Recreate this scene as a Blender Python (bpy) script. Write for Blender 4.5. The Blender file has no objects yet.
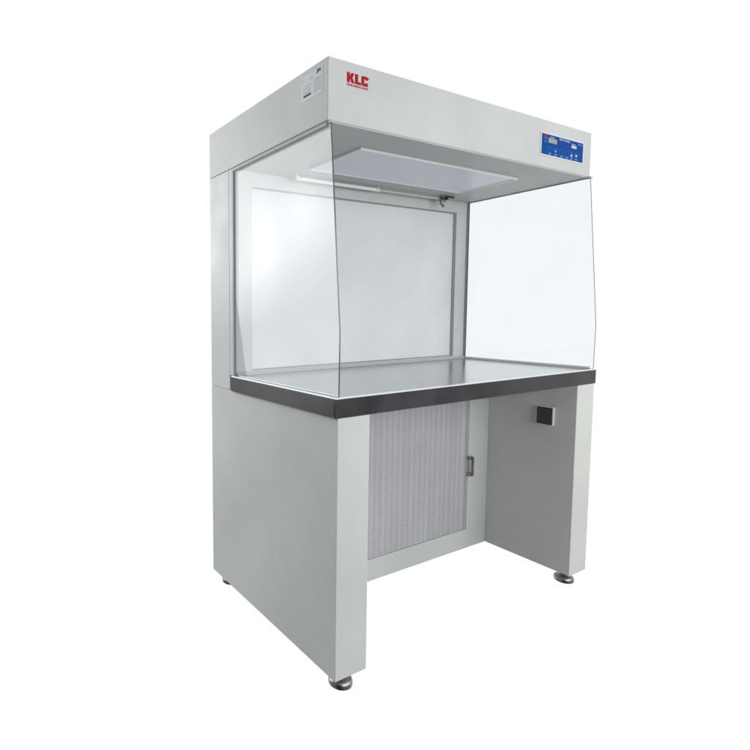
import bpy, bmesh, math
from mathutils import Vector, Matrix
S = bpy.context.scene
COL = S.collection

# ------------------------------------------------------------------ dimensions (metres)
W, D = 1.300, 0.7333          # overall width and depth
T = 0.117                     # thickness of the two pedestals
YH, YP, YL = 0.051, 0.5646, 0.3525   # header front, upper back wall, lower back wall
ZAB, ZAT = 0.7519, 0.8078     # work surface underside / top
ZB, ZT = 1.5488, 1.7138       # header underside / top
FLOOR = -0.045

# ------------------------------------------------------------------ material helpers
def new_mat(name):
    m = bpy.data.materials.new(name); m.use_nodes = True
    nt = m.node_tree; nt.nodes.clear()
    out = nt.nodes.new('ShaderNodeOutputMaterial')
    return m, nt, out
def N(nt, t, **kw):
    n = nt.nodes.new(t)
    for k, v in kw.items(): setattr(n, k, v)
    return n
def inp(n, name, v): n.inputs[name].default_value = v
def math_(nt, op, a, b=None, c=None):
    n = N(nt, 'ShaderNodeMath', operation=op)
    for i, v in enumerate((a, b, c)):
        if v is None: continue
        if isinstance(v, (int, float)): n.inputs[i].default_value = v
        else: nt.links.new(v, n.inputs[i])
    return n.outputs[0]
def vary(nt, scale, lo, hi, detail=4, stretch=None):
    tc = N(nt, 'ShaderNodeTexCoord'); v = tc.outputs['Object']
    if stretch:
        mp = N(nt, 'ShaderNodeMapping'); inp(mp, 'Scale', stretch)
        nt.links.new(v, mp.inputs['Vector']); v = mp.outputs[0]
    no = N(nt, 'ShaderNodeTexNoise'); inp(no, 'Scale', scale); inp(no, 'Detail', detail)
    nt.links.new(v, no.inputs['Vector'])
    mr = N(nt, 'ShaderNodeMapRange'); inp(mr, 'From Min', .3); inp(mr, 'From Max', .7)
    inp(mr, 'To Min', lo); inp(mr, 'To Max', hi)
    nt.links.new(no.outputs['Fac'], mr.inputs['Value'])
    return mr.outputs[0], no.outputs['Fac']

def paint(name, col, rough=.42, metal=0.0, spec=.5, var=.05, scale=3.0, peel=True, fine=.03, stretch=None, bump=.12):
    m, nt, out = new_mat(name)
    p = N(nt, 'ShaderNodeBsdfPrincipled')
    inp(p, 'Metallic', metal); inp(p, 'Specular IOR Level', spec)
    big, _ = vary(nt, scale, 1 - var, 1 + var, 5, stretch)
    sm, _ = vary(nt, 420, 1 - fine, 1 + fine, 2)
    f = math_(nt, 'MULTIPLY', big, sm)
    vm = N(nt, 'ShaderNodeVectorMath', operation='SCALE'); vm.inputs[0].default_value = col
    nt.links.new(f, vm.inputs['Scale']); nt.links.new(vm.outputs[0], p.inputs['Base Color'])
    r, _ = vary(nt, 9, rough - .05, rough + .06, 5, stretch)
    nt.links.new(r, p.inputs['Roughness'])
    if peel:
        _, b = vary(nt, 260, 0, 1, 3)
        bp = N(nt, 'ShaderNodeBump'); inp(bp, 'Strength', bump); inp(bp, 'Distance', .0006)
        nt.links.new(b, bp.inputs['Height']); nt.links.new(bp.outputs[0], p.inputs['Normal'])
    nt.links.new(p.outputs[0], out.inputs[0])
    return m

def dots(nt, pitch, r0, soft, axes=('X', 'Z')):
    """staggered round holes: 1 in a hole, 0 on the sheet"""
    tc = N(nt, 'ShaderNodeTexCoord'); sp = N(nt, 'ShaderNodeSeparateXYZ')
    nt.links.new(tc.outputs['Object'], sp.inputs[0])
    u = math_(nt, 'DIVIDE', sp.outputs[axes[0]], pitch)
    v = math_(nt, 'DIVIDE', sp.outputs[axes[1]], pitch * 1.732)
    res = None
    for off in (0.0, 0.5):
        fu = math_(nt, 'SUBTRACT', math_(nt, 'FRACT', math_(nt, 'ADD', u, off + 100)), .5)
        fv = math_(nt, 'SUBTRACT', math_(nt, 'FRACT', math_(nt, 'ADD', v, off + 100)), .5)
        fv = math_(nt, 'MULTIPLY', fv, 1.732)
        d = math_(nt, 'SQRT', math_(nt, 'ADD', math_(nt, 'MULTIPLY', fu, fu), math_(nt, 'MULTIPLY', fv, fv)))
        mr = N(nt, 'ShaderNodeMapRange'); inp(mr, 'From Min', r0 - soft); inp(mr, 'From Max', r0 + soft)
        inp(mr, 'To Min', 1); inp(mr, 'To Max', 0); nt.links.new(d, mr.inputs['Value'])
        res = mr.outputs[0] if res is None else math_(nt, 'MAXIMUM', res, mr.outputs[0])
    return res

def perforated(name, sheet, hole, pitch, r0, rough=.45, metal=0.0, waves=False):
    m, nt, out = new_mat(name)
    p = N(nt, 'ShaderNodeBsdfPrincipled'); inp(p, 'Metallic', metal)
    h = dots(nt, pitch, r0, .05)
    big, _ = vary(nt, 4, .95, 1.05, 4)
    if waves:   # pleats of the filter pack seen through the holes
        wv, _ = vary(nt, 1, .0, 1.0, 2, (26, 1, 1.2))
        tc = N(nt, 'ShaderNodeTexCoord'); sp = N(nt, 'ShaderNodeSeparateXYZ'); nt.links.new(tc.outputs['Object'], sp.inputs[0])
        s = math_(nt, 'SINE', math_(nt, 'MULTIPLY', sp.outputs['X'], 2 * math.pi / .031))
        s = math_(nt, 'ADD', math_(nt, 'MULTIPLY', s, .16), math_(nt, 'MULTIPLY', wv, .25))
        hs = math_(nt, 'MULTIPLY', h, math_(nt, 'ADD', s, .80))
    else: hs = h
    mx = N(nt, 'ShaderNodeMix', data_type='RGBA')
    mx.inputs['A'].default_value = (*sheet, 1); mx.inputs['B'].default_value = (*hole, 1)
    nt.links.new(hs, mx.inputs['Factor'])
    vm = N(nt, 'ShaderNodeVectorMath', operation='SCALE')
    nt.links.new(mx.outputs['Result'], vm.inputs[0]); nt.links.new(big, vm.inputs['Scale'])
    nt.links.new(vm.outputs[0], p.inputs['Base Color'])
    r = N(nt, 'ShaderNodeMapRange'); inp(r, 'To Min', rough); inp(r, 'To Max', .95)
    nt.links.new(h, r.inputs['Value']); nt.links.new(r.outputs[0], p.inputs['Roughness'])
    bp = N(nt, 'ShaderNodeBump', invert=True); inp(bp, 'Strength', .35); inp(bp, 'Distance', .001)
    nt.links.new(h, bp.inputs['Height']); nt.links.new(bp.outputs[0], p.inputs['Normal'])
    nt.links.new(p.outputs[0], out.inputs[0])
    return m

def glass_mat(name, tint):
    m, nt, out = new_mat(name)
    tr = N(nt, 'ShaderNodeBsdfTransparent'); inp(tr, 'Color', (*tint, 1))
    gl = N(nt, 'ShaderNodeBsdfGlossy'); inp(gl, 'Roughness', .015)
    ge = N(nt, 'ShaderNodeNewGeometry')   # Fresnel of a thin pane, the same from both sides
    dp = N(nt, 'ShaderNodeVectorMath', operation='DOT_PRODUCT')
    nt.links.new(ge.outputs['Incoming'], dp.inputs[0]); nt.links.new(ge.outputs['Normal'], dp.inputs[1])
    c = math_(nt, 'SUBTRACT', 1.0, math_(nt, 'ABSOLUTE', dp.outputs['Value']))
    fres = math_(nt, 'ADD', math_(nt, 'MULTIPLY', math_(nt, 'POWER', c, 5.0), .95), .045)
    mx = N(nt, 'ShaderNodeMixShader')
    nt.links.new(fres, mx.inputs[0]); nt.links.new(tr.outputs[0], mx.inputs[1]); nt.links.new(gl.outputs[0], mx.inputs[2])
    # a trace of dust on the pane, patchy
    df = N(nt, 'ShaderNodeBsdfDiffuse'); inp(df, 'Color', (.75, .78, .8, 1))
    d, _ = vary(nt, 3.5, .004, .020, 6)
    m2 = N(nt, 'ShaderNodeMixShader'); nt.links.new(d, m2.inputs[0])
    nt.links.new(mx.outputs[0], m2.inputs[1]); nt.links.new(df.outputs[0], m2.inputs[2])
    nt.links.new(m2.outputs[0], out.inputs[0])
    return m

M = {}
M['coat']   = paint('light grey powder coat', (.600, .628, .622), .50, fine=.05, spec=.4, var=.06)
M['coat_shaded']= paint('light grey powder coat shaded copy', (.50, .515, .50), .5, fine=.09, var=.05)  # same paint as the coat, darkened to put shade under the header
M['coat_lit']= paint('light grey powder coat speckled lit copy', (.66, .675, .65), .5, fine=.11, var=.05)  # same paint, speckled; lightened to stand in for light on the inner face
M['seam']   = paint('dark seam', (.16, .17, .17), .6, peel=False)
M['steel']  = paint('brushed stainless steel', (.56, .585, .59), .2, metal=1.0, peel=False, var=.10, stretch=(1, 40, 1), scale=3)
M['rim']    = paint('bright aluminium', (.82, .84, .85), .28, metal=.25, peel=False, var=.02)
M['edge']   = paint('dark grey edge band', (.026, .024, .029), .27, spec=.42, peel=True, var=.35, scale=9, fine=.04, bump=.06)
M['alu']    = paint('satin aluminium channel', (.46, .485, .49), .55, metal=.0, peel=False)
M['gasket'] = paint('grey rubber gasket', (.30, .31, .315), .6, peel=False)
M['pgasket'] = paint('pale grey gasket', (.33, .34, .345), .6, peel=False)
M['filter'] = perforated('white perforated diffuser sheet', (.81, .83, .85), (.60, .62, .65), .0046, .25)
M['perf']   = perforated('grey perforated door sheet', (.73, .735, .765), (.05, .05, .07), .0062, .315, metal=.1, waves=True)
M['doorin'] = paint('lavender grey door edge', (.46, .46, .50), .4, peel=False)
M['diff']   = paint('pale lamp diffuser', (.80, .82, .90), .35, peel=False, var=.02)
M['tube']   = paint('white lamp tube', (.92, .93, .93), .15, peel=False, var=.01)
M['pipe']   = paint('off-white painted pipe', (.62, .63, .60), .35, peel=False)
M['chrome'] = paint('chromed brass', (.42, .41, .39), .16, metal=1.0, peel=False)
M['gun']    = paint('dark plated steel', (.20, .20, .20), .24, metal=1.0, peel=False, var=.2, scale=30)
M['foot'] = paint('zinc plated steel', (.34, .34, .33), .3, metal=1.0, peel=False, var=.2, scale=30)
M['black']  = paint('black plastic', (.018, .018, .022), .35, peel=False)
M['navy']   = paint('dark socket cover', (.036, .033, .055), .3, peel=False, var=.1)
M['white']  = paint('white plastic', (.78, .79, .79), .35, peel=False, var=.01)
M['red']    = paint('red print', (.44, .006, .012), .4, peel=False, var=.03, spec=.12)
M['blue']   = paint('blue membrane', (.002, .062, .32), .35, peel=False, var=.06, fine=.0, spec=.05)
M['blue2']  = paint('lighter blue print', (.02, .19, .50), .35, peel=False, spec=.12)
M['wprint'] = paint('pale print', (.62, .74, .82), .4, peel=False, spec=.12)
M['bprint'] = paint('light blue print', (.25, .45, .68), .4, peel=False, spec=.12)
M['lcd']    = paint('grey display', (.30, .34, .32), .2, peel=False)
M['lcd2']   = paint('pale display', (.58, .58, .60), .2, peel=False)
M['paper']  = paint('label paper', (.66, .70, .725), .45, peel=False, var=.02)
M['ink']    = paint('dark ink', (.10, .08, .10), .5, peel=False, spec=.12)
M['inkg']   = paint('grey ink', (.42, .46, .48), .5, peel=False, spec=.12)
M['glass']  = glass_mat('side glass', (.982, .988, .996))
M['gedge']  = paint('green-grey glass edge', (.10, .125, .12), .15, peel=False)

# ------------------------------------------------------------------ object helpers
ROOTLOC = Vector((W / 2, D / 2, FLOOR))
root = bpy.data.objects.new('clean_bench', None); COL.objects.link(root)
root.location = ROOTLOC; root.empty_display_size = .2
root['label'] = 'light grey laminar flow clean bench with glass sides, steel work surface and blue control panel'
root['category'] = 'clean bench'
WORLD = {root: ROOTLOC.copy()}

def link(name, bm, mats, parent=root, smooth=None):
    """one mesh object, origin at its centre, parented so that world coordinates are kept"""
    co = [v.co for v in bm.verts]
    c = Vector([(min(a[i] for a in co) + max(a[i] for a in co)) / 2 for i in range(3)])
    bmesh.ops.translate(bm, verts=bm.verts, vec=-c)
    bmesh.ops.recalc_face_normals(bm, faces=bm.faces)
    me = bpy.data.meshes.new(name); bm.to_mesh(me); bm.free()
    for m in (mats if isinstance(mats, (list, tuple)) else [mats]): me.materials.append(M[m])
    o = bpy.data.objects.new(name, me); COL.objects.link(o)
    WORLD[o] = c
    if parent is not None:
        o.parent = parent; o.location = c - WORLD[parent]
    else: o.location = c
    if smooth:
        for p in me.polygons: p.use_smooth = True
        me.set_sharp_from_angle(angle=math.radians(smooth))
    return o

def box(bm, x0, x1, y0, y1, z0, z1, bev=0.0, mi=0, seg=2):
    t = bmesh.new()
    bmesh.ops.create_cube(t, size=1.0)
    for v in t.verts:
        v.co = Vector((x0 if v.co.x < 0 else x1, y0 if v.co.y < 0 else y1, z0 if v.co.z < 0 else z1))
    if bev: bmesh.ops.bevel(t, geom=t.edges[:], offset=bev, segments=seg, profile=.5, affect='EDGES')
    for f in t.faces: f.material_index = mi
    merge(bm, t)
def merge(bm, t):
    me = bpy.data.meshes.new('tmp'); t.to_mesh(me); t.free(); bm.from_mesh(me); bpy.data.meshes.remove(me)
def frame_y(bm, x0, x1, z0, z1, ix0, ix1, iz0, iz1, y0, y1, bev=0.001):
    """a plate with a rectangular opening, facing -y; one closed solid"""
    t = bmesh.new()
    def ring(y, X0, X1, Z0, Z1): return [t.verts.new(p) for p in ((X0, y, Z0), (X1, y, Z0), (X1, y, Z1), (X0, y, Z1))]
    a = ring(y0, x0, x1, z0, z1); b = ring(y0, ix0, ix1, iz0, iz1)
    c = ring(y1, x0, x1, z0, z1); d = ring(y1, ix0, ix1, iz0, iz1)
    for i in range(4):
        j = (i + 1) % 4
        t.faces.new((a[i], a[j], b[j], b[i])); t.faces.new((c[i], d[i], d[j], c[j]))
        t.faces.new((a[i], c[i], c[j], a[j])); t.faces.new((b[i], b[j], d[j], d[i]))
    bmesh.ops.recalc_face_normals(t, faces=t.faces)
    if bev:
        es = [e for e in t.edges if len(e.link_faces) == 2 and e.calc_face_angle(0) > .5]
        bmesh.ops.bevel(t, geom=es, offset=bev, segments=2, profile=.5, affect='EDGES')
    merge(bm, t)
def lathe(bm, cx, cy, prof, n=40):
    t = bmesh.new(); rings = []
    for r, z in prof: rings.append([t.verts.new((cx + r * math.cos(2 * math.pi * k / n), cy + r * math.sin(2 * math.pi * k / n), z)) for k in range(n)])
    for a, b in zip(rings, rings[1:]):
        for k in range(n): t.faces.new((a[k], a[(k + 1) % n], b[(k + 1) % n], b[k]))
    t.faces.new(rings[0]); t.faces.new(rings[-1][::-1])
    merge(bm, t)
def rod(bm, a, b, r, n=20, bev=0.0):
    a, b = Vector(a), Vector(b); d = b - a
    t = bmesh.new()
    bmesh.ops.create_cone(t, cap_ends=True, segments=n, radius1=r, radius2=r, depth=d.length)
    bmesh.ops.transform(t, verts=t.verts, matrix=Matrix.Translation((a + b) / 2) @ d.to_track_quat('Z', 'Y').to_matrix().to_4x4())
    merge(bm, t)
def poly(bm, pts, thick, to3d, mi=0):
    """flat outline (u,v) extruded by `thick`; to3d(u,v,h) gives the point"""
    t = bmesh.new()
    lo = [t.verts.new(to3d(u, v, 0)) for u, v in pts]; hi = [t.verts.new(to3d(u, v, thick)) for u, v in pts]
    n = len(pts)
    f1 = t.faces.new(lo[::-1]); f2 = t.faces.new(hi)
    for i in range(n): t.faces.new((lo[i], lo[(i + 1) % n], hi[(i + 1) % n], hi[i]))
    f1.normal_update(); f2.normal_update()
    bmesh.ops.triangulate(t, faces=[f1, f2])
    for f in t.faces: f.material_index = mi
    merge(bm, t)
def text_mesh(bm, body, size, to3d, width=None, height=None, bold=0.0, mi=0, thick=.0004):
    cu = bpy.data.curves.new('t', 'FONT'); cu.body = body; cu.size = 1; cu.offset = bold; cu.resolution_u = 3
    o = bpy.data.objects.new('t', cu); COL.objects.link(o)
    dg = bpy.context.evaluated_depsgraph_get(); dg.update()
    me = o.evaluated_get(dg).to_mesh()
    t = bmesh.new(); t.from_mesh(me); o.evaluated_get(dg).to_mesh_clear()
    bpy.data.objects.remove(o); bpy.data.curves.remove(cu)
    if not t.verts: t.free(); return
    x0 = min(v.co.x for v in t.verts); x1 = max(v.co.x for v in t.verts); y0 = min(v.co.y for v in t.verts); y1 = max(v.co.y for v in t.verts)
    sx = width / (x1 - x0) if width else size; sy = height / (y1 - y0) if height else sx
    for v in t.verts: v.co = to3d((v.co.x - x0) * sx, (v.co.y - y0) * sy, thick)
    for f in t.faces: f.material_index = mi
    merge(bm, t)

# ------------------------------------------------------------------ pedestals, lower back, plenum, header
for x0, x1 in ((0, T), (W - T, W)):
    bm = bmesh.new(); box(bm, x0, x1, 0.0, D - .001, 0, ZAB - .0005, .0014)
    link('pedestal', bm, 'coat' if x0 == 0 else 'coat_lit')

PX0, PX1, PZ0, PZ1 = .20, 1.037, .087, .70
bm = bmesh.new()
frame_y(bm, T + .0005, W - T - .0005, 0.0, ZAB - .0005, PX0, PX1 + .012, PZ0 - .002, PZ1, YL, YL + .018, .0008)
back = link('lower_back_panel', bm, 'coat')
bm = bmesh.new()
box(bm, T + .0005, W - T - .0005, YL + .0185, D - .003, .004, ZAB - .001, .001)
link('fan_compartment', bm, 'coat')
bm = bmesh.new()
box(bm, PX0 + .0015, PX1, YL + .0035, YL + .016, PZ0, PZ1 - .002, .0006)
perf = link('perforated_door', bm, 'perf')
bm = bmesh.new()
box(bm, PX1 + .0003, PX1 + .0105, YL + .0015, YL + .016, PZ0 - .0005, PZ1 - .002, .0008)
link('door_edge', bm, 'doorin', perf)
bm = bmesh.new()
box(bm, PX1 + .0106, PX1 + .0119, YL + .010, YL + .017, PZ0, PZ1 - .002)
link('door_gap', bm, 'seam', perf)
# pull handle at the door edge
bm = bmesh.new()
hx, hz0, hz1 = PX1 + .016, .325, .412
box(bm, hx - .011, hx + .009, YL - .016, YL - .0002, hz1 - .014, hz1, .0025)
box(bm, hx - .011, hx + .009, YL - .016, YL - .0002, hz0, hz0 + .014, .0025)
rod(bm, (hx + .001, YL - .019, hz0 + .003), (hx + .001, YL - .019, hz1 - .003), .0058)
box(bm, hx + .004, hx + .009, YL - .021, YL - .012, hz0 + .004, hz1 - .004, .001)
link('door_handle', bm, 'foot', perf, 40)

# upper rear plenum: side and frame around the filter
FX0, FX1, FZ0, FZ1 = .085, 1.214, .822, 1.494
bm = bmesh.new()
box(bm, 0.0005, W - .0005, YP + .022, D - .0005, ZAB + .0008, ZB - .0008, .0014)
link('plenum_box', bm, 'coat')
bm = bmesh.new()
frame_y(bm, 0.0008, W - .0008, ZAT + .0006, ZB - .0010, FX0, FX1, FZ0, FZ1, YP, YP + .0215, .0012)
fr = link('filter_frame', bm, 'coat')
bm = bmesh.new()
frame_y(bm, FX0 + .0005, FX1 - .0005, FZ0 + .0005, FZ1 - .0005, FX0 + .004, FX1 - .0075, FZ0 + .003, FZ1 - .004, YP + .007, YP + .021, 0)
link('filter_gasket', bm, 'pgasket', fr)
bm = bmesh.new()
box(bm, FX0 + .0045, FX1 - .008, YP + .012, YP + .0205, FZ0 + .0035, FZ1 - .0045)
link('diffuser_sheet', bm, 'filter')

# header housing: side seam shows at its lower edge behind the post
bm = bmesh.new()
box(bm, 0, W, YH, D, ZB + .001, ZT, .0018)
hd = link('header_housing', bm, 'coat')
bm = bmesh.new()   # folded return along the underside
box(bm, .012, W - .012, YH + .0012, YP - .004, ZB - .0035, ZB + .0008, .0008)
link('underside_plate', bm, 'coat_shaded', hd)

# lamp fitting under the header
LX0, LX1, LY0, LY1 = .235, 1.041, .172, .428
bm = bmesh.new()
t = bmesh.new()
frame_y(t, LX0, LX1, LY0, LY1, LX0 + .007, LX1 - .007, LY0 + .007, LY1 - .007, ZB - .0115, ZB - .0037, .0008)
for v in t.verts: v.co = Vector((v.co.x, v.co.z, v.co.y))
merge(bm, t)
lamp = link('lamp_frame', bm, 'rim')
bm = bmesh.new()
box(bm, LX0 + .0075, LX1 - .0075, LY0 + .0075, LY1 - .0075, ZB - .0085, ZB - .0040, .0006)
link('lamp_diffuser', bm, 'diff', lamp)

# lamp tube and supply pipe along the top of the back wall
TY, TZ = .520, ZB - .0165
bm = bmesh.new(); rod(bm, (.262, TY, TZ), (.655, TY, TZ), .0068)
tb = link('lamp_tube', bm, 'tube', root, 40)
for a, b in ((.246, .2615), (.6555, .668)):
    bm = bmesh.new(); rod(bm, (a, TY, TZ), (b, TY, TZ), .0078); box(bm, min(a, b) + .003, max(a, b) - .003, TY - .004, TY + .004, TZ + .006, ZB - .0036)
    link('tube_cap', bm, 'white', tb, 40)
bm = bmesh.new(); rod(bm, (.6685, TY, TZ), (1.030, TY, TZ), .0040)
link('supply_pipe', bm, 'pipe', root, 40)
# stopcock
bm = bmesh.new()
rod(bm, (1.0305, TY, TZ), (1.068, TY, TZ), .0085)
rod(bm, (1.050, TY, TZ + .012), (1.050, TY, TZ - .024), .0078)
rod(bm, (1.050, TY, TZ - .022), (1.050, TY - .012, TZ - .038), .0052)
rod(bm, (1.050, TY - .02, TZ - .004), (1.050, TY, TZ - .004), .0065)
rod(bm, (1.068, TY, TZ), (1.076, TY, TZ), .011, 6)
vv = link('gas_valve', bm, 'chrome', root, 35)
bm = bmesh.new()
rod(bm, (1.050, TY - .0205, TZ - .001), (1.050, TY - .028, TZ - .001), .009)
box(bm, 1.052, 1.096, TY - .031, TY - .0245, TZ + .001, TZ + .009, .002)
link('valve_lever', bm, 'black', vv, 40)

# ------------------------------------------------------------------ work surface
E = .0075
bm = bmesh.new()
box(bm, -E + .0025, W + E - .0025, .0027, YP - .0006, ZAB + .001, ZAT - .0035)
box(bm, .010, W - .010, .012, YP - .0006, ZAT - .0034, ZAT - .0012, .0006)
ws = link('work_surface', bm, 'steel')
bm = bmesh.new()   # dark band: front and the two ends, mitred as one U
box(bm, -E, W + E, -.0008, .0024, ZAB, ZAT - .0042, .0008)
box(bm, -E, -E + .0022, .0026, YP - .0008, ZAB, ZAT - .0042, .0006)
box(bm, W + E - .0022, W + E, .0026, YP - .0008, ZAB, ZAT - .0042, .0006)
link('edge_band', bm, 'edge', ws)
bm = bmesh.new()   # folded tape end at the front left corner
poly(bm, [(0, 0), (.026, .004), (.022, .016), (.029, .026), (.012, .034), (.004, .030)], .0009,
     lambda u, v, h: Vector((-E - .0001 - h, .004 + u * .9, ZAB + .004 + v)))
link('tape_end', bm, 'edge', ws)
bm = bmesh.new()   # bright folded lip on top of the band
box(bm, -E, W + E, -.0010, .0095, ZAT - .0038, ZAT, .0009)
box(bm, -E, .0095, .0098, YP - .0008, ZAT - .0038, ZAT, .0009)
box(bm, W - .0095, W + E, .0098, YP - .0008, ZAT - .0038, ZAT, .0009)
link('surface_lip', bm, 'rim', ws)
bm = bmesh.new()   # low upstand at the back
box(bm, .012, W - .012, YP - .009, YP - .0010, ZAT - .0010, ZAT + .011, .0012)
link('back_upstand', bm, 'alu', ws)

# ------------------------------------------------------------------ glass sides
def glass_side(xg, sgn):
    """xg: outer face; sgn -1 = the left side, +1 = the right"""
    th = .005
    outline = [(.0445, ZB - .0045), (.0015, .982), (-.0005 + .0035, ZAT + .0008), (YP - .0025, ZAT + .0008), (YP - .0025, ZB - .0045)]
    bm = bmesh.new()
    t = bmesh.new()
    a = [t.verts.new((xg, y, z)) for y, z in outline]; b = [t.verts.new((xg - sgn * th, y, z)) for y, z in outline]
    t.faces.new(a); t.faces.new(b[::-1])
    n = len(a)
    for i in range(n):
        f = t.faces.new((a[i], a[(i + 1) % n], b[(i + 1) % n], b[i])); f.material_index = 1
    merge(bm, t)
    g = link('side_glass', bm, ['glass', 'gedge'])
    # retaining channels: dark gasket behind a slimmer metal strip
    xo0, xo1 = sorted((xg + sgn * .0003, xg + sgn * .0028)); xm0, xm1 = sorted((xg + sgn * .0030, xg + sgn * .0050))
    bm = bmesh.new()
    gw = .0165 if sgn < 0 else .0060
    box(bm, xo0, xo1, YH + .002, YP - .0010, ZB - gw, ZB - .0006)
    box(bm, xo0, xo1, YP - gw, YP - .0010, ZAT + .0010, ZB - gw - .0003)
    link('glass_gasket', bm, 'gasket', g)
    bm = bmesh.new()
    mw_ = .0122 if sgn < 0 else .0050
    box(bm, xm0, xm1, YH + .004, YP - .0035, ZB - mw_, ZB - .0038 + (.002 if sgn > 0 else 0), .0006)
    box(bm, xm0, xm1, YP - mw_, YP - .0042 + (.002 if sgn > 0 else 0), ZAT + .0015, ZB - mw_ - .0001, .0006)
    link('glass_channel', bm, 'alu', g)
    xi0, xi1 = sorted((xg - sgn * (th + .0003), xg - sgn * (th + .0045)))
    bm = bmesh.new()
    box(bm, xi0, xi1, YH + .002, YP - .0120, ZB - .0066, ZB - .0038, .0006)
    box(bm, xi0, xi1, YP - .0055, YP - .0012, ZAT + .0130, ZB - .0080, .0008)
    link('inner_gasket', bm, 'gasket', g)
    bm = bmesh.new()
    box(bm, xi0, xi1, .012, YP - .0095, ZAT + .0006, ZAT + (.0035 if sgn < 0 else .0090), .0006)
    link('bottom_channel', bm, 'rim', g)
    # clip at the front top corner
    bm = bmesh.new()
    xc0, xc1 = sorted((xg + sgn * .0030, xg - sgn * .0110))
    box(bm, xc0, xc1, .0400, YH + .0015, ZB - .0085, ZB - .0010, .001)
    link('corner_clip', bm, 'alu', g)
glass_side(.0035, -1)
glass_side(W - .0035, +1)

# ------------------------------------------------------------------ levelling feet
for fx, fy in ((.052, .036), (W - .075, .040), (.055, .685), (W - .070, .685)):
    bm = bmesh.new()
    lathe(bm, fx, fy, [(.030, FLOOR + .0002), (.0345, FLOOR + .004), (.0350, FLOOR + .013), (.0335, FLOOR + .0185), (.0290, FLOOR + .0225), (.016, FLOOR + .0255), (.010, FLOOR + .030), (.0068, FLOOR + .032), (.0068, -.0006)])
    f = link('foot', bm, 'foot', root, 40)
    bm = bmesh.new()
    lathe(bm, fx, fy, [(.0130, -.0135), (.0130, -.0060)], 6)
    link('lock_nut', bm, 'foot', f)

# ------------------------------------------------------------------ power socket inside the right pedestal
sx = W - T
bm = bmesh.new()
box(bm, sx - .0150, sx - .0003, .0760, .1400, .582, .656, .0015)
so = link('power_socket', bm, 'white')
bm = bmesh.new()
box(bm, sx - .0190, sx - .0152, .0785, .1370, .585, .653, .001)
link('socket_cover', bm, 'navy', so)

# ------------------------------------------------------------------ print on the header
FY = YH - .0003
def front(x0, z0):
    return lambda u, v, h: Vector((x0 + u, FY - h, z0 + v))
# red wordmark, heavy hand-cut letters
lw, lh = .0762, .0262
def letters(bm, x0, z0, sc, thick=.0004, mi=0):
    h = lh * sc
    K = [(0, 0), (.0100, 0), (.0100, .0080), (.0118, .0100), (.0160, 0), (.0272, 0), (.0195, .0142), (.0262, lh), (.0158, lh), (.0100, .0170), (.0100, lh), (0, lh)]
    L = [(.0288, 0), (.0505, 0), (.0505, .0068), (.0398, .0068), (.0398, lh), (.0288, lh)]
    Cc = [(.0555, 0), (.0762, 0), (.0762, .0095), (.0662, .0095), (.0662, .0062), (.0628, .0062), (.0628, .0198), (.0662, .0198), (.0662, .0168), (.0762, .0168), (.0762, .0232), (.0735, lh), (.0555, lh), (.0522, .0232), (.0522, .0030)]
    for P in (K, L, Cc):
        poly(bm, [(a * sc, b * sc) for a, b in P], thick, front(x0, z0), mi)
bm = bmesh.new()
letters(bm, .0653, 1.6600, 1.0)
text_mesh(bm, 'KINLUNGCLEAN', 1, front(.0655, 1.6515), width=.0765, height=.0055, bold=.03)
t = bmesh.new(); bmesh.ops.create_circle(t, cap_ends=False, segments=24, radius=.0022)
g = bmesh.new()
ri = []
for r in (.0017, .0024):
    ri.append([g.verts.new((.1447 + r * math.cos(2 * math.pi * k / 24), FY - .0004, 1.6832 + r * math.sin(2 * math.pi * k / 24))) for k in range(24)])
for k in range(24): g.faces.new((ri[0][k], ri[0][(k + 1) % 24], ri[1][(k + 1) % 24], ri[1][k]))
t.free(); merge(bm, g)
text_mesh(bm, 'R', 1, front(.1438, 1.6822), width=.0017, height=.0022, bold=.02)
link('brand_mark', bm, 'red', hd)

# control panel
CX0, CX1, CZ0, CZ1 = .967, 1.2465, 1.5895, 1.6690
bm = bmesh.new(); box(bm, CX0, CX1, FY - .0016, FY, CZ0, CZ1, .0006)
cp = link('control_panel', bm, 'white', hd)
bd = .0052
BX0, BX1, BZ0, BZ1 = CX0 + bd, CX1 - bd, CZ0 + bd * .8, CZ1 - bd * .8
FY2 = FY - .0019
bm = bmesh.new(); box(bm, BX0, BX1, FY2, FY - .00165, BZ0, BZ1)
link('membrane', bm, 'blue', cp)
bw, bh = BX1 - BX0, BZ1 - BZ0
def pf(u, v, lift=.0002):
    return lambda a, b, h: Vector((BX0 + u * bw + a, FY2 - lift - h, BZ0 + v * bh + b))
def prect(bm, u0, u1, v0, v1, lift=.0002, th=.0002, mi=0):
    poly(bm, [(0, 0), ((u1 - u0) * bw, 0), ((u1 - u0) * bw, (v1 - v0) * bh), (0, (v1 - v0) * bh)], th, pf(u0, v0, lift), mi)
bm = bmesh.new()
sv = FY; FY = FY2 - .0002
letters(bm, BX0 + .03 * bw, BZ0 + .85 * bh, .32, .0002)
FY = sv
link('small_brand_mark', bm, 'red', cp)
bm = bmesh.new()
text_mesh(bm, '超净工作台', 1, pf(.405, .845), width=.255 * bw, height=.115 * bh, bold=.02, thick=.0001)
link('title_print', bm, 'wprint', cp)
bm = bmesh.new()
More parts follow.
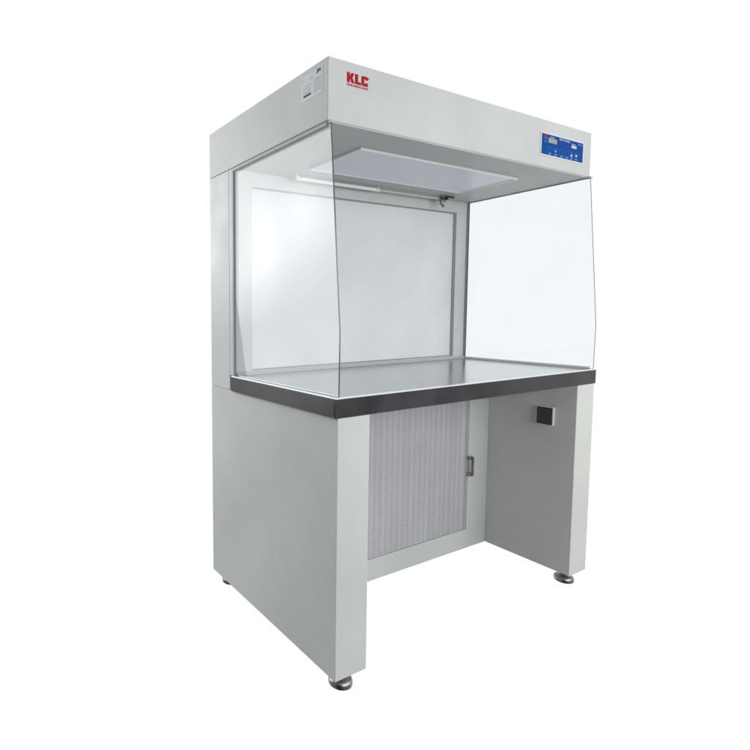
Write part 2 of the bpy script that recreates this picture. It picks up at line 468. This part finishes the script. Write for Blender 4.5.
# tiny captions, too small to read
for u0, u1, v0, v1 in ((.19, .285, .875, .900), (.705, .80, .805, .832), (.30, .355, .055, .08), (.16, .215, .055, .08), (.44, .495, .055, .08), (.575, .63, .055, .08), (.685, .735, .055, .08), (.80, .85, .055, .08)):
    n = max(2, int((u1 - u0) * bw / .0042))
    for k in range(n):
        a = u0 + (u1 - u0) * (k + .12) / n; b = u0 + (u1 - u0) * (k + .82) / n
        prect(bm, a, b, v0, v1 + .012)
    link('caption_print', bm, 'wprint', cp); bm = bmesh.new()

# fan mark, up arrow and down arrow
for k in range(4):
    a = k * math.pi / 2 + .3
    poly(bm, [(0, 0), (.0045 * math.cos(a), .0045 * math.sin(a)), (.0042 * math.cos(a + .7), .0042 * math.sin(a + .7)), (.002 * math.cos(a + 1.1), .002 * math.sin(a + 1.1))], .0002, pf(.325, .26))
link('key_icon', bm, 'wprint', cp)
bm = bmesh.new()
poly(bm, [(-.0055, -.004), (.0055, -.004), (.0055, .001), (0, .0065), (-.0055, .001)], .0002, pf(.71, .24))
link('key_icon', bm, 'wprint', cp)
bm = bmesh.new()
poly(bm, [(-.0055, .005), (.0055, .005), (.0055, -.001), (.002, -.001), (0, -.006), (-.002, -.001), (-.0055, -.001)], .0002, pf(.83, .26))
link('key_icon', bm, 'wprint', cp)
bm = bmesh.new()
for v in (.77, .61):
    for u in (.055, .075, .095): prect(bm, u, u + .013, v, v + .035)
link('indicator_print', bm, 'bprint', cp)
bm = bmesh.new()
for k in range(6): prect(bm, .86 + k * .021, .86 + k * .021 + .014, .865, .91)
link('model_print', bm, 'bprint', cp)
bm = bmesh.new()   # key outlines
def outline(u0, u1, v0, v1, w=.006):
    prect(bm, u0, u1, v0, v0 + w * 3.2); prect(bm, u0, u1, v1 - w * 3.2, v1)
    prect(bm, u0, u0 + w, v0 + w * 3.2, v1 - w * 3.2); prect(bm, u1 - w, u1, v0 + w * 3.2, v1 - w * 3.2)
for u in (.19, .325, .455, .59, .71, .83): outline(u - .046, u + .046, .115, .40)
link('key_outline', bm, 'blue2', cp)
bm = bmesh.new(); prect(bm, .145, .345, .60, .84, .0002, .0006); link('display', bm, 'lcd', cp)
bm = bmesh.new(); prect(bm, .70, .825, .62, .765, .0002, .0006); link('display', bm, 'lcd2', cp)

# specification sticker on the left side of the header
def side(y0, z0, lift=.0002):
    return lambda u, v, h: Vector((-lift - h, y0 - u, z0 + v))   # u runs towards the front
SY, SZ0, SH, SW = .1672, 1.6305, .0685, .0955
bm = bmesh.new(); poly(bm, [(0, 0), (SW, 0), (SW, SH), (0, SH)], .0004, side(SY, SZ0))
st = link('rating_sticker', bm, 'paper', hd)
def srect(bm, u0, u1, v0, v1):
    poly(bm, [(u0 * SW, v0 * SH), (u1 * SW, v0 * SH), (u1 * SW, v1 * SH), (u0 * SW, v1 * SH)], .0001, side(SY, SZ0, .0007))
bm = bmesh.new()
srect(bm, .13, .47, .15, .235)
link('serial_print', bm, 'ink', st)
bm = bmesh.new()
text_mesh(bm, 'JX', 1, side(SY - .72 * SW, SZ0 + .80 * SH, .0007), width=.22 * SW, height=.17 * SH, bold=.07, thick=.0001)
link('sticker_mark', bm, 'ink', st)
bm = bmesh.new()
for k in range(6):
    for j in range(5):
        u = .60 + j * .072; srect(bm, u, u + (.050 if (k + j) % 3 else .062), .16 + k * .095, .195 + k * .095)
for k in range(4):
    for j in range(4):
        if (k * 3 + j) % 5 == 4: continue
        u = .13 + j * .09; srect(bm, u, u + .062, .30 + k * .085, .33 + k * .085)
srect(bm, .08, .13, .80, .84); srect(bm, .45, .55, .76, .80)
link('sticker_text', bm, 'inkg', st)

# ------------------------------------------------------------------ camera
yaw, pit, rol = 0.4936868828621841, -0.07741179242327516, -0.00814247030008114
fw = Vector((math.sin(yaw) * math.cos(pit), math.cos(yaw) * math.cos(pit), math.sin(pit)))
r = Vector((math.cos(yaw), -math.sin(yaw), 0)); u = r.cross(fw)
r2 = r * math.cos(rol) + u * math.sin(rol); u2 = -r * math.sin(rol) + u * math.cos(rol)
cd = bpy.data.cameras.new('camera'); cam = bpy.data.objects.new('camera', cd); COL.objects.link(cam)
mw = Matrix((r2, u2, -fw)).transposed().to_4x4(); mw.translation = (-0.928576706163926, -1.0444841478856532, 1.0430347600602154)
cam.matrix_world = mw
cd.sensor_width = 36; cd.lens = 36 * 511.1459 / 750
cd.shift_x = (375 - 217.5259) / 750; cd.shift_y = (351.0571 - 375) / 750
cd.clip_start = .02; cd.clip_end = 200
S.camera = cam

# ------------------------------------------------------------------ light: white studio surround, softbox and added lamps
world = bpy.data.worlds.new('World'); S.world = world; world.use_nodes = True
nt = world.node_tree; nt.nodes.clear()
out = N(nt, 'ShaderNodeOutputWorld'); bg = N(nt, 'ShaderNodeBackground'); nt.links.new(bg.outputs[0], out.inputs[0])
tc = N(nt, 'ShaderNodeTexCoord'); sp = N(nt, 'ShaderNodeSeparateXYZ'); nt.links.new(tc.outputs['Generated'], sp.inputs[0])
def ramp(src, a, b, amt):
    mr = N(nt, 'ShaderNodeMapRange', interpolation_type='SMOOTHSTEP'); inp(mr, 'From Min', a); inp(mr, 'From Max', b); inp(mr, 'To Max', amt)
    nt.links.new(src, mr.inputs['Value']); return mr.outputs[0]
nx, ny, nz = sp.outputs
L_ = ramp(math_(nt, 'MULTIPLY', nx, -1), .0, .7, .76)     # dimmer room on the left
F_ = ramp(math_(nt, 'MULTIPLY', ny, -1), .0, .7, .40)     # and behind the camera
U_ = ramp(nz, .5, .95, .7)                              # bright ceiling
v = math_(nt, 'SUBTRACT', math_(nt, 'SUBTRACT', 1.02, L_), F_)
v = math_(nt, 'ADD', v, U_)
v = math_(nt, 'SUBTRACT', v, ramp(math_(nt, 'MULTIPLY', nz, -1), .70, .85, .12))
low = math_(nt, 'MULTIPLY', ramp(math_(nt, 'MULTIPLY', ny, -1), 0, .5, 1.0), ramp(math_(nt, 'MULTIPLY', nz, -1), 0, .5, .38))   # surround dimmed low in front, added to darken the pedestal bottoms
v = math_(nt, 'MAXIMUM', math_(nt, 'SUBTRACT', v, low), .03)
nt.links.new(v, bg.inputs['Strength']); bg.inputs['Color'].default_value = (.985, 1.0, 1.0, 1)
world.cycles.sampling_method = 'MANUAL'; world.cycles.sample_map_resolution = 512

def area(name, loc, target, sx, sy, power):
    ld = bpy.data.lights.new(name, 'AREA'); ld.shape = 'RECTANGLE'; ld.size = sx; ld.size_y = sy; ld.energy = power
    o = bpy.data.objects.new(name, ld); COL.objects.link(o); o.location = loc
    o.rotation_euler = (Vector(target) - Vector(loc)).to_track_quat('-Z', 'Y').to_euler()
    return o
# big softbox on the left, behind the bench's flank: it is what the left pane mirrors
sb = area('softbox', (-2.2, 3.10, 1.55), (0, 3.10, 1.55), 2.5, 3.1, 130)
roll = math.radians(14)
up = Vector((0, math.sin(roll), math.cos(roll))); zz = Vector((-1, 0, 0)); xx = up.cross(zz)
mm = Matrix((xx, up, zz)).transposed().to_4x4(); mm.translation = (-2.2, 3.10, 1.55); sb.matrix_world = mm
ld = sb.data; ld.use_nodes = True; lt = ld.node_tree
em = next(n for n in lt.nodes if n.type == 'EMISSION')
ge = N(lt, 'ShaderNodeNewGeometry'); sx_ = N(lt, 'ShaderNodeSeparateXYZ'); lt.links.new(ge.outputs['Parametric'], sx_.inputs[0])
def blob(cu, cv, w):     # flash heads glowing through the cloth
    a = math_(lt, 'SUBTRACT', sx_.outputs[0], cu); b = math_(lt, 'SUBTRACT', sx_.outputs[1], cv)
    d = math_(lt, 'ADD', math_(lt, 'MULTIPLY', a, a), math_(lt, 'MULTIPLY', b, b))
    return math_(lt, 'EXPONENT', math_(lt, 'DIVIDE', d, -w * w))
fade = N(lt, 'ShaderNodeMapRange', interpolation_type='SMOOTHSTEP'); inp(fade, 'From Min', .30); inp(fade, 'From Max', .60); inp(fade, 'To Min', .42)
lt.links.new(sx_.outputs[1], fade.inputs['Value'])
g_ = math_(lt, 'ADD', .85, math_(lt, 'MULTIPLY', math_(lt, 'ADD', blob(.28, .63, .13), blob(.58, .64, .12)), .26))
lt.links.new(math_(lt, 'MULTIPLY', fade.outputs[0], g_), em.inputs['Strength'])
area('added_flank_light', (-1.1, 3.7, 1.8), (0, .6, 1.5), .6, .9, 36)     # unseen lamp, added to graze and brighten the left flank from the rear
area('added_key_light', (1.5, -2.1, 1.35), (.9, 0, 1.1), 1.3, 1.3, 21)  # unseen front lamp, added to brighten the right-hand fronts
area('added_fill_light', (.0, -2.4, 1.15), (1.15, .1, .6), 1.2, 1.0, 21)  # unseen lamp, added to lift the right pedestal's inner face

S.view_settings.view_transform = 'Standard'; S.view_settings.look = 'None'
S.view_settings.exposure = 0; S.view_settings.gamma = 1
S.cycles.max_bounces = 12; S.cycles.transparent_max_bounces = 24; S.cycles.glossy_bounces = 6; S.cycles.diffuse_bounces = 6
S.cycles.use_denoising = True
